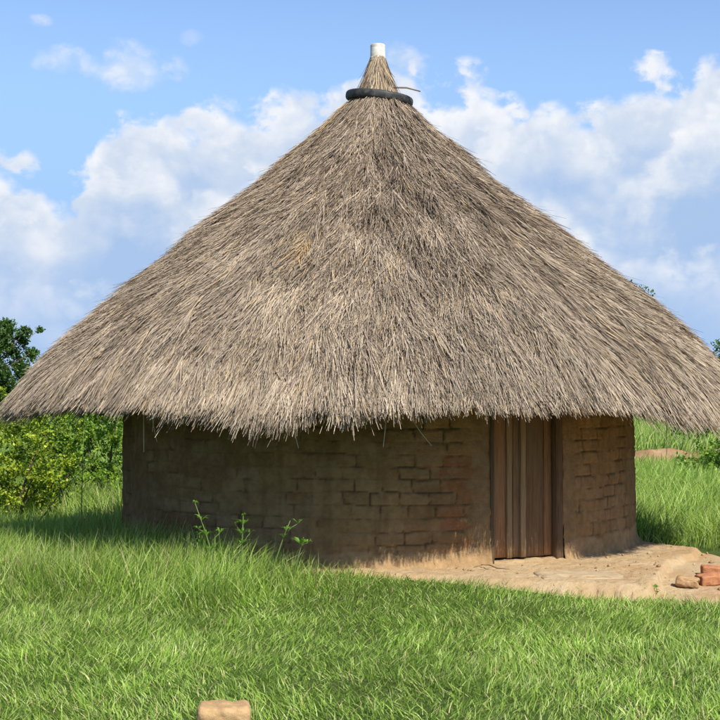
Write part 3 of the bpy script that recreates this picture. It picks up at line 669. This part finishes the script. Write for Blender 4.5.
# ------------------------------------------------------------------ leafy plants
def leaf_quads(P, size, up=.5, seed=0, ar=.55):
    n = len(P); N = unit(rng.normal(0, 1, (n, 3)) + np.array([[0, -.25, up]])); a = unit(np.cross(N, rng.normal(0, 1, (n, 3)))); b_ = np.cross(N, a)
    L = size * (.40 + .95 * rng.random((n, 1)) ** 1.4); w = L * ar
    V = np.stack([P - a * L * .5, P + b_ * w * .5 - N * L * .06, P + a * L * .5, P - b_ * w * .5 - N * L * .06], 1).reshape(-1, 3)
    return V, np.arange(n * 4).reshape(-1, 4)
def crown(n, clumps, size, cols, w, ar=.55, up=.5, shell=.45):
    """leaves spread through clumps (x,y,z,rx,ry,rz)"""
    cl = np.array(clumps, float); vol = (cl[:, 3] * cl[:, 4] * cl[:, 5]) ** .7; i = rng.choice(len(cl), n, p=vol / vol.sum())
    d = unit(rng.normal(0, 1, (n, 3))); rad = (shell + (1 - shell) * rng.random((n, 1))) * (.85 + .3 * rng.random((n, 1)))
    P = cl[i, :3] + d * rad * cl[i, 3:]
    hole = fbm(P[:, 0] * 4 / max(size * 12, .5) + P[:, 2], P[:, 1] * 3 + P[:, 2] * 4 / max(size * 12, .5), 111) > .40
    P, i = P[hole], i[hole]; V, F = leaf_quads(P, size, up, ar=ar)
    cj = (.75 + .5 * rng.random((len(cl), 1)))[i]
    c = pick(len(P), cols, w) * cj * (.75 + .5 * rng.random((len(P), 1)))
    return V, F, np.repeat(np.clip(c, 0, 1), 4, 0)
def make_clumps(n, cx, cz, rx, ry, rz, cr, flat=.75):
    out = []
    for k in range(n):
        d = rng.normal(0, 1, 3); d /= np.linalg.norm(d); q = (.35 + .65 * rng.random()) ** .6
        r_ = cr * (.6 + .7 * rng.random()); out.append((cx + d[0] * rx * q, d[1] * ry * q, cz + d[2] * rz * q, r_, r_, r_ * flat))
    return out
def limbs(trunk_pts, trunk_r, clumps, k=8, frac=.6):
    parts = []; V, F = tube_arrays(trunk_pts, trunk_r, 10); parts.append((V, F, np.zeros((len(V), 3))))
    tp = np.array(trunk_pts, float)
    for c in clumps[:k]:
        s0 = tp[int(len(tp) * (.4 + .55 * rng.random())) if len(tp) > 2 else -1]
        e = np.array(c[:3]); mid = (s0 + e) / 2 + np.array([0, 0, .12 * np.linalg.norm(e - s0)]) + rng.normal(0, .05, 3)
        r0 = trunk_r[-1] * .7 if np.ndim(trunk_r) else trunk_r * .6
        V, F = tube_arrays([s0, (s0 * .6 + mid * .4), mid, e], [r0, r0 * .8, r0 * .6, r0 * .25], 6); parts.append((V, F, np.zeros((len(V), 3))))
    V, F, C = merge(parts); return V, F
def plant(name, loc, clumps, nleaf, size, cols, w, label, cat, group=None, trunk=None, tr=None, nl=8, tname='trunk', cname='crown', ar=.55, up=.5, shell=.45):
    o = tag(empty(name, loc), label, cat, group)
    if trunk is not None:
        V, F = limbs(trunk, tr, clumps, nl); arr_mesh(tname, V, F, M['bark'], None, o, smooth=True)
    V, F, C = crown(nleaf, clumps, size, cols, w, ar, up, shell); arr_mesh(cname, V, F, M['leaf'], C, o)
    return o
YEL = [(.26, .35, .026), (.38, .44, .04), (.13, .21, .02), (.07, .12, .014)]
MID = [(.10, .20, .022), (.15, .27, .028), (.22, .33, .038), (.05, .10, .016)]
DRK = [(.045, .10, .02), (.075, .15, .028), (.11, .20, .038), (.025, .055, .012)]
def at(px, Y): return (px - 360) / 1322 * Y
# bushes left of the hut (nearer first)
def bush(px, Y, hgt, rx, cols, w, nleaf, size, label, lo=.25, ncl=44, cr=.17, group='bushes left of the hut', stems=5):
    x = at(px, Y); z = gz(x, Y)
    cl = make_clumps(ncl, 0, hgt * (.46 + lo * .2), rx, rx * .8, hgt * (.48 - lo * .1), cr)
    o = tag(empty('bush', (x, Y, z - .02)), label, 'bush', group)
    parts = []
    for k in range(stems):
        c = cl[k]; p0 = np.array([rng.normal(0, .07), rng.normal(0, .06), 0]); e = np.array(c[:3]); m_ = p0 * .4 + e * .6; m_[2] += .1
        V, F = tube_arrays([p0, p0 * .75 + m_ * .25 + rng.normal(0, .02, 3), m_, e], [.024, .02, .013, .006], 6); parts.append((V, F, np.zeros((len(V), 3))))
    V, F, C = merge(parts); arr_mesh('stem', V, F, M['bark'], None, o, smooth=True)
    tips = []
    for k in range(60):                               # thin leafy sprigs reaching out of the mass
        c = np.array(cl[k % len(cl)][:3]); d = rng.normal(0, 1, 3) * np.array([1, 1, .6]) + np.array([0, 0, .9]); d /= np.linalg.norm(d)
        for q in range(5): tips.append((*(c + d * (cr * .5 + q * .085 + .05)), .07, .07, .06))
    V, F, C = crown(nleaf, cl + tips, size, cols, w, .6, .6, .05); arr_mesh('foliage', V, F, M['leaf'], C, o)
    return o
bush(18, 16.6, 1.45, .62, YEL, (4, 4, 2, 1), 18000, .045, 'bright yellow green bush left of the hut at the edge of the photo')
bush(58, 17.6, 1.52, .50, [(.15, .27, .024), (.22, .35, .035), (.08, .15, .018), (.32, .40, .04)], (4, 3, 3, 1.5), 14000, .048, 'fresh green bush between the yellow green bush and the hut wall', .0)
bush(106, 19.4, 1.75, .60, [(.14, .26, .024), (.22, .35, .035), (.30, .40, .04), (.07, .14, .018)], (4, 3, 2, 2), 13000, .052, 'leafy green bush close beside the left wall of the hut', .1)
bush(62, 21.5, 2.0, .85, DRK, (4, 3, 1, 2), 6000, .085, 'dark green bush standing behind the fresh green bushes')
bush(-60, 18.5, 1.6, .8, MID, (4, 3, 2, 2), 6000, .075, 'green bush outside the left edge beyond the yellow green bush')
bush(140, 23.0, 1.7, .9, MID, (4, 3, 2, 2), 4500, .085, 'green bush hidden behind the left wall of the hut')
# tall grass stalks in front of the bushes
for k, (px, Y, h_, ln, lab) in enumerate(((82, 15.6, 1.15, .02, 'thin upright grass stalk in front of the bushes left of the hut'), (34, 15.2, .75, .55, 'long grass stalk leaning right across the fresh green bush'))):
    x = at(px, Y); p = [(0, 0, 0), (ln * .4, 0, h_ * .4), (ln * .8, 0, h_ * .75), (ln * 1.15, 0, h_)]
    V, F = tube_arrays(p, [.006, .005, .004, .002], 6); o = arr_mesh('grass_stalk', V, F, M['leaf'], np.tile([[.20, .28, .08]], (len(V), 1)), None, smooth=True)
    o.location = (x, Y, gz(x, Y)); tag(o, lab, 'grass stalk')
# trees
def tree(px, Y, ztop, crx, crz, nleaf, size, cols, w, label, ncl=34, cr=.55, group=None, tr=.16):
    x = at(px, Y); z0 = gz(x, Y); H = ztop - z0
    cl = make_clumps(ncl, 0, H - crz, crx, crx * .9, crz, cr)
    cl = [(a, b_, min(c_, H - f * .8), d_, e_, f) for a, b_, c_, d_, e_, f in cl]
    return plant('tree', (x, Y, z0 - .03), cl, nleaf, size, cols, w, label, 'tree', group,
                 [(0, 0, 0), (.05, .03, H * .2), (-.04, .0, H * .4), (.03, 0, H * .62), (0, 0, H * .8)], [tr * 1.2, tr, tr * .85, tr * .65, tr * .35], 14)
def px_clumps(l, px0, Y):
    k = Y / 1322; z0 = gz(at(px0, Y), Y)
    return [((x - px0) * k, rng.normal(0, .35), 1.38 + (400 - y) * k - z0, r_ * k * 1.22, r_ * k * 1.5, r_ * k) for x, y, r_ in l]
PXT = [(-14, 332, 13), (4, 325, 9), (10, 333, 8), (27, 330, 6), (34, 327, 4), (18, 338, 8), (14, 350, 9), (28, 353, 8), (37, 351, 5), (33, 360, 8), (18, 368, 12), (0, 345, 13), (-2, 372, 17), (24, 380, 12), (4, 392, 14),
       (-34, 345, 20), (-60, 350, 18), (-75, 372, 18), (-45, 375, 22), (-20, 360, 16), (-20, 392, 18), (-55, 398, 18), (-85, 392, 14), (28, 398, 12), (-32, 326, 11), (-52, 333, 10)]
x = at(-28, 36)
plant('tree', (x, 36, gz(x, 36) - .03), px_clumps(PXT, -28, 36), 60000, .10, DRK, (4, 4, 2.5, 1.5), 'dark green broad tree rising behind the left eave of the roof', 'tree', None,
      [(0, 0, 0), (.05, .03, .6), (-.04, 0, 1.1), (.03, 0, 1.6), (0, 0, 2.1)], [.16, .13, .10, .07, .04], 9, shell=.05)
tree(628, 62, 7.15, .9, 2.0, 6000, .16, DRK, (3, 4, 3, 1), 'tree whose top just shows above the right slope of the thatch', 30, .8)
tree(742, 60, 4.3, 1.5, 1.5, 7000, .18, DRK, (3, 4, 3, 1), 'rounded tree at the right edge of the photo beside the roof', 26, .6)
tree(-150, 50, 5.0, 2.8, 1.8, 9000, .2, MID, (4, 3, 1, 2), 'broad tree beyond the left edge of the photo', 30, .8)
tree(880, 70, 5.5, 3.0, 2.0, 8000, .22, DRK, (3, 4, 3, 1), 'broad tree beyond the right edge of the photo', 30, .9)
# bushes far right on the rise
for px, Y, h_, rx, cols, lab in ((692, 33, .85, .42, DRK, 'small dark bush on the rise above the soil bank'), (648, 44, 1.3, .9, DRK, 'dark bush half hidden under the right eave'),
                                 (735, 40, 1.5, 1.0, MID, 'green bush at the right edge of the photo beyond the soil bank'), (712, 22.5, .55, .42, MID, 'low leafy green plant in the tall grass below the soil bank')):
    bush(px, Y, h_, rx, cols, (3, 3, 2, 1), 3500, .10 if Y > 30 else .075, lab, .1, 18, .26, 'bushes right of the hut', 4)
# distant wooded belt closing the view all round
cl = []
for k in range(150):
    a_ = -1.25 + 2.5 * k / 149; d_ = 150 + 60 * rng.random(); h_ = 3.0 + 2.5 * rng.random()
    cx_, cy_ = d_ * math.sin(a_), d_ * math.cos(a_); z0 = gz(cx_, cy_)
    cl.append((cx_, cy_, z0 + h_ * .45, 4.5 + 3 * rng.random(), 3, h_ * .6))
V, F, C = crown(26000, cl, .9, DRK, (3, 4, 2, 2), .7, .4, .3)
tag(arr_mesh('woodland', V, F, M['leaf'], C), 'far belt of low dark green woodland behind the fields', 'woodland', kind='stuff')

# ------------------------------------------------------------------ weeds by the wall
def weed(px, Y, hgt, lx, seed, label, nodes=((.45, 1), (.62, .95), (.8, .8), (1.0, .5)), side=()):
    r_ = np.random.default_rng(seed); x = at(px, Y); z0 = gz(x, Y)
    o = tag(empty('weed', (x, Y, z0)), label, 'weed', 'weeds in the long grass at the hut wall')
    parts = []; hgt *= 1.10; pts = np.array([(0, 0, 0), (lx * .3, -.01, hgt * .35), (lx * .65, 0, hgt * .7), (lx, 0, hgt)])
    parts.append(tube_arrays(pts, [.007, .006, .005, .003], 6))
    LV = []
    def whorl(p, s, n=8):
        for k in range(n):
            a_ = 2 * np.pi * k / n + r_.random(); d = np.array([math.cos(a_), math.sin(a_), .35 + .5 * r_.random()]); d /= np.linalg.norm(d); L = s * (.7 + .6 * r_.random())
            sd = np.cross(d, [0, 0, 1]); sd /= np.linalg.norm(sd); e = p + d * L
            m_ = p + d * L * .5 + np.array([0, 0, .01])
            LV.append([p, m_ + sd * L * .10, e - np.array([0, 0, .015]), m_ - sd * L * .10])
    for t, s in nodes:
        p = np.array([np.interp(t, [0, .35, .7, 1], pts[:, q]) for q in range(3)]); whorl(p, .085 * s * (.7 + .6 * r_.random()), 7 + int(4 * r_.random()))
    for (t, dx_, dz_, s) in side:
        p = np.array([np.interp(t, [0, .35, .7, 1], pts[:, q]) for q in range(3)]); e = p + np.array([dx_, 0, dz_])
        parts.append(tube_arrays([p, (p + e) / 2 + np.array([0, 0, .01]), e], [.004, .0035, .002], 6)); whorl(e, .07 * s, 6 + int(3 * r_.random()))
    V = np.concatenate([q[0] for q in parts]); off = np.cumsum([0] + [len(q[0]) for q in parts[:-1]]); F = np.concatenate([q[1] + k for q, k in zip(parts, off)])
    arr_mesh('stem', V, F, M['leaf'], np.tile([[.17, .24, .07]], (len(V), 1)), o, smooth=True)
    LV = np.array(LV).reshape(-1, 3); n = len(LV) // 4
    arr_mesh('foliage', LV, np.arange(len(LV)).reshape(-1, 4), M['leaf'], np.repeat(np.array([[.14, .28, .045]]) * (.7 + .7 * r_.random((n, 1))), 4, 0), o)
weed(222, 10.0, .58, -.20, 1, 'tallest weed leaning left against the dark wall', side=((.5, .08, .10, 1), (.62, -.06, .05, .7)))
weed(241, 9.95, .50, .02, 2, 'bushy upright weed in the middle of the weeds by the wall', nodes=((.62, 1.1), (.75, 1.1), (.88, .9), (1.0, .6)), side=((.6, .06, .09, .7), (.7, -.05, .1, .6)))
weed(268, 10.0, .46, .17, 3, 'weed leaning right with a drooping leafy tip by the wall', nodes=((.75, 1.1), (.85, .9)), side=((.8, .10, .08, 1),))
weed(292, 10.05, .34, .09, 4, 'short weed at the right end of the weeds by the wall', nodes=((.85, 1.0),), side=((.8, .05, .03, .8),))
weed(196, 10.05, .36, .03, 5, 'small thin weed at the left end of the weeds by the wall', nodes=((.85, .7), (1, .6)))
x, y = 2.20, 9.86; o = tag(empty('seedling', (x, y, tz_(x, y))), 'tiny bright green seedling on the bare earth near the bricks', 'seedling')
V, F = tube_arrays([(0, 0, -.005), (.004, 0, .03), (.0, 0, .065)], [.003, .003, .002], 6); arr_mesh('stem', V, F, M['leaf'], np.tile([[.1, .2, .03]], (len(V), 1)), o)
P = np.array([(.0, 0, .03), (.012, -.005, .045), (-.014, 0, .05), (.004, 0, .068), (.016, .0, .07), (-.01, -.004, .072)]); V, F = leaf_quads(P, .045, .7); arr_mesh('foliage', V, F, M['leaf'], np.tile([[.14, .28, .04]], (len(V), 1)), o)

# ------------------------------------------------------------------ render settings
sc.cycles.adaptive_threshold = .02; sc.render.engine = 'CYCLES'; sc.cycles.use_denoising = True
sc.cycles.max_bounces = 5; sc.cycles.diffuse_bounces = 4; sc.cycles.transparent_max_bounces = 4; sc.cycles.transmission_bounces = 3
